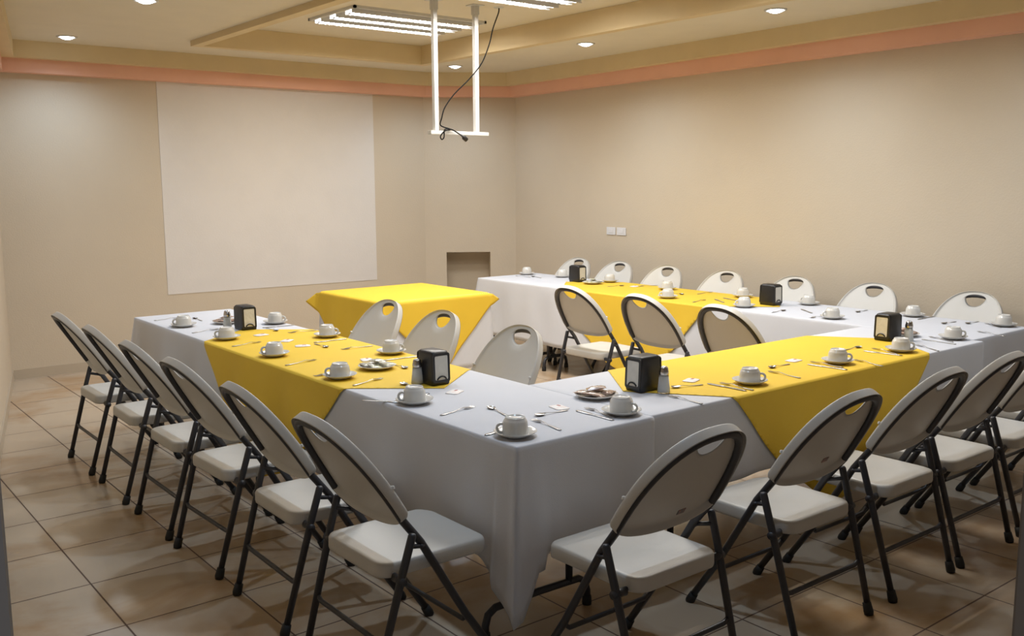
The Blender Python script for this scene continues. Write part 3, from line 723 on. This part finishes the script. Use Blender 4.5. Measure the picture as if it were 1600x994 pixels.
# head at x=0, handle runs to +x
def hz(t): return .0012 + .006 * math.exp(-((t - .36) / .16) ** 2)
def make_fork():
    b = flat(lambda t: (.055 + t * .135, .0024 + .0045 * smooth((t - .35) / .6) - (.002 if t > .97 else 0)), 16, .0018, lambda t: .0012 + .006 * math.exp(-((t - .05) / .25) ** 2))
    vs = [(.055, -.003, .0075), (.055, .003, .0075), (.044, .0115, .006), (.044, -.0115, .006), (.036, .0125, .0045), (.036, -.0125, .0045)]
    vs2 = [(x, y, z - .0016) for x, y, z in vs]
    b.add(vs + vs2, [(0, 1, 2, 3), (3, 2, 4, 5), (6, 9, 8, 7), (9, 11, 10, 8), (0, 3, 9, 6), (3, 5, 11, 9), (1, 7, 8, 2), (2, 8, 10, 4), (4, 10, 11, 5), (0, 6, 7, 1)], False)
    for k in (-1.5, -.5, .5, 1.5):
        y = k * .0068; b.add([(.037, y - .0019, .0029), (.037, y + .0019, .0029), (.037, y + .0019, .0046), (.037, y - .0019, .0046), (.0, y - .001, .0035), (.0, y + .001, .0035), (.0, y + .001, .0045), (.0, y - .001, .0045), (.018, y - .0017, .0005), (.018, y + .0017, .0005), (.018, y + .0017, .002), (.018, y - .0017, .002)],
          [(0, 1, 9, 8), (1, 2, 10, 9), (2, 3, 11, 10), (3, 0, 8, 11), (8, 9, 5, 4), (9, 10, 6, 5), (10, 11, 7, 6), (11, 8, 4, 7), (4, 5, 6, 7), (0, 3, 2, 1)], False)
    return b.build('fork', 'cutlery')
def make_spoon():
    b = flat(lambda t: (.046 + t * .114, .0024 + .004 * smooth((t - .35) / .6) - (.002 if t > .97 else 0)), 16, .0016, lambda t: .0012 + .0055 * math.exp(-((t - .04) / .25) ** 2))
    nu, nv = 8, 20; vs = [(.024, 0, .0006)]; fs = []
    for i in range(1, nu + 1):
        r = i / nu
        for k in range(nv):
            a = 2 * pi * k / nv; x = .024 + .025 * r * cos(a); y = .0155 * r * sin(a) * (1 - .12 * cos(a)); vs.append((x, y, .0006 + .0062 * r ** 2.2))
    for k in range(nv): fs.append((0, 1 + k, 1 + (k + 1) % nv))
    for i in range(nu - 1):
        for k in range(nv): a = 1 + i * nv; fs.append((a + k, a + nv + k, a + nv + (k + 1) % nv, a + (k + 1) % nv))
    b.add(vs, fs); n = len(vs); b.add([(x, y, z - .0008 if z > .001 else 0.0001) for x, y, z in vs], [tuple(reversed(f)) for f in fs]); return b.build('spoon', 'cutlery')
def make_knife():
    b = flat(lambda t: (t * .205, (.0095 * min(1, (t / .08) ** .5 + .05) if t < .42 else (.0055 if t < .47 else .0055 + .0028 * smooth((t - .5) / .4) - (.002 if t > .98 else 0)))), 30, .0022, lambda t: .0005)
    return b.build('knife', 'cutlery')
CT = {'fork': make_fork(), 'spoon': make_spoon(), 'knife': make_knife()}; ctu = {}
CUT = [('fork', 2.204, 3.029, -168.7, 0.243),('spoon', 2.244, 2.981, -101.5, 0.236),('knife', 1.973, 2.648, 8.2, 0.195),('fork', 2.253, 2.717, -97.3, 0.232),('spoon', 2.292, 2.749, -3.0, 0.139),('knife', 2.476, 2.718, -89.0, 0.228),('fork', 2.537, 2.724, -98.7, 0.24),('spoon', 3.064, 2.749, -16.7, 0.133),('fork', 2.952, 2.662, -92.5, 0.191),('knife', 3.255, 2.71, -87.3, 0.213),('fork', 3.311, 2.68, -94.5, 0.193),('spoon', 3.755, 2.749, -0.3, 0.152),('fork', 3.689, 2.703, -96.6, 0.211),('knife', 3.976, 2.69, -83.2, 0.187),('fork', 4.047, 2.717, -94.2, 0.202),('spoon', 4.615, 2.793, 178.5, 0.157),('fork', 4.257, 2.608, -105.3, 0.13),('knife', 4.52, 2.72, -82.8, 0.193),('fork', 4.628, 2.73, -109.7, 0.241),('fork', 4.918, 2.644, -116.6, 0.165),('fork', 2.2, 3.737, -162.8, 0.245),('spoon', 2.208, 3.584, -91.6, 0.201),('spoon', 2.411, 3.857, 87.6, 0.165),('knife', 2.435, 4.118, -3.8, 0.18),('fork', 2.424, 4.54, -1.9, 0.163),('spoon', 2.396, 4.642, 88.6, 0.159),('knife', 2.415, 4.845, -1.0, 0.209),('fork', 2.179, 4.357, -167.1, 0.213),('fork', 1.978, 3.98, -2.3, 0.147),('fork', 2.456, 5.261, -4.8, 0.171),('fork', 2.202, 6.377, -168.7, 0.191),('spoon', 2.261, 6.286, -91.8, 0.19),('fork', 2.006, 6.015, 15.7, 0.166),('fork', 2.202, 5.709, -164.4, 0.213),('fork', 2.193, 5.061, -166.6, 0.21),('knife', 2.434, 5.579, -7.4, 0.197),('spoon', 2.441, 5.371, 91.8, 0.138),('knife', 2.041, 3.252, 129.3, 0.061),('knife', 1.997, 3.304, 11.8, 0.167),('fork', 5.593, 4.694, -168.4, 0.242),('spoon', 5.719, 5.021, 81.8, 0.157),('fork', 6.022, 4.99, -176.0, 0.188),('fork', 5.885, 5.679, -19.2, 0.135),('knife', 5.678, 4.672, -122.5, 0.196),('spoon', 5.562, 3.955, -178.5, 0.194),('knife', 5.702, 3.923, -125.6, 0.198),('fork', 5.37, 3.623, 1.4, 0.18),('spoon', 5.844, 3.583, 4.8, 0.184),('knife', 5.842, 3.141, 1.4, 0.221),('spoon', 5.772, 2.943, -2.4, 0.134),('spoon', 5.885, 2.846, 0.4, 0.169),('fork', 6.005, 2.779, -130.1, 0.16),('fork', 5.241, 2.74, -113.8, 0.251),('knife', 5.12, 2.724, -94.6, 0.186),('fork', 5.635, 2.653, -105.0, 0.132),('spoon', 5.773, 6.969, -95.7, 0.151),('fork', 5.698, 7.119, -80.8, 0.196),('spoon', 5.831, 5.794, 163.0, 0.124),('knife', 5.789, 4.683, -107.9, 0.173)]
def where_cut(x, y):
    best = min(CUPS, key=lambda c: (c[0] - x) ** 2 + (c[1] - y) ** 2)
    dx, dy = x - best[0], y - best[1]
    rx, ry = dx * .783 - dy * .622, dx * .615 + dy * .776
    side = ('right of' if rx > 0 else 'left of') if abs(rx) > abs(ry) else ('behind' if ry > 0 else 'in front of')
    return side + ' the cup ' + best[3]
seen = {}
for k, x, y, ang, L_ in CUT:
    a = radians(ang); snap = round(ang / 90) * 90
    o = CT[k] if k not in ctu else copy_tree(CT[k]); ctu[k] = 1
    o.location = (x, y, zt(x, y) + .0004); o.rotation_euler = (0, 0, a)
    mx, my = x + .09 * cos(a), y + .09 * sin(a)
    z2 = zt(mx, my)
    if z2 != zt(x, y): o.location.z = ZY + .0004
    lab = 'steel %s %s' % (k, where_cut(mx, my)); seen.setdefault(lab, []).append(o); tag(o, lab, k, k + 's laid on the tables' if k != 'knife' else 'knives laid on the tables')
for lab, os_ in seen.items():
    if len(os_) > 1:
        os_.sort(key=lambda o: o.location.x * .615 + o.location.y * .776)
        for i, o in enumerate(os_): o['label'] = ('nearer ', 'farther ')[i] + lab if len(os_) == 2 else ('nearest ', 'middle ', 'farthest ')[min(i, 2)] + lab

# sugar sachets
def make_sachet():
    b = MB(); Rr = []
    for s, z in ((1.0, .0002), (1.0, .0015), (.9, .003), (.6, .0055), (.3, .0068), (.02, .007)): Rr.append([(x * s, y * s, z) for x, y in rrect(.042, .030, .014, 4)])
    b.rings(Rr); o = b.build('sugar_sachet', 'sachet')
    b = MB(); b.prism(rrect(.011, .006, .004, 3, .008, -.003), .0064, .0074); b.build('printed_mark', 'mark', o); return o
SA = [(3.253, 2.801, 20, 'nearer one on the front yellow cloth'), (4.011, 2.792, 5, 'farther one on the front yellow cloth'), (2.327, 5.005, 40, 'left yellow cloth, middle of three'),
      (2.319, 4.787, -20, 'left yellow cloth, nearest of three'), (2.301, 5.297, 10, 'left yellow cloth, farthest of three'), (2.38, 4.19, 70, 'behind the plate of pale packets'),
      (2.30, 3.30, 30, 'on white cloth before the near left napkin dispenser'), (2.46, 2.80, 80, 'on white cloth left of the near plate'), (5.955 - .09, 5.70, 15, 'on the far yellow cloth')]
s0 = make_sachet()
for k, (x, y, dg, wh) in enumerate(SA):
    o = s0 if k == 0 else copy_tree(s0); o.location = (x, y, zt(x, y)); o.rotation_euler = (0, 0, radians(dg)); tag(o, 'small white sugar sachet, ' + wh, 'sugar sachet', 'sugar sachets on the tables')
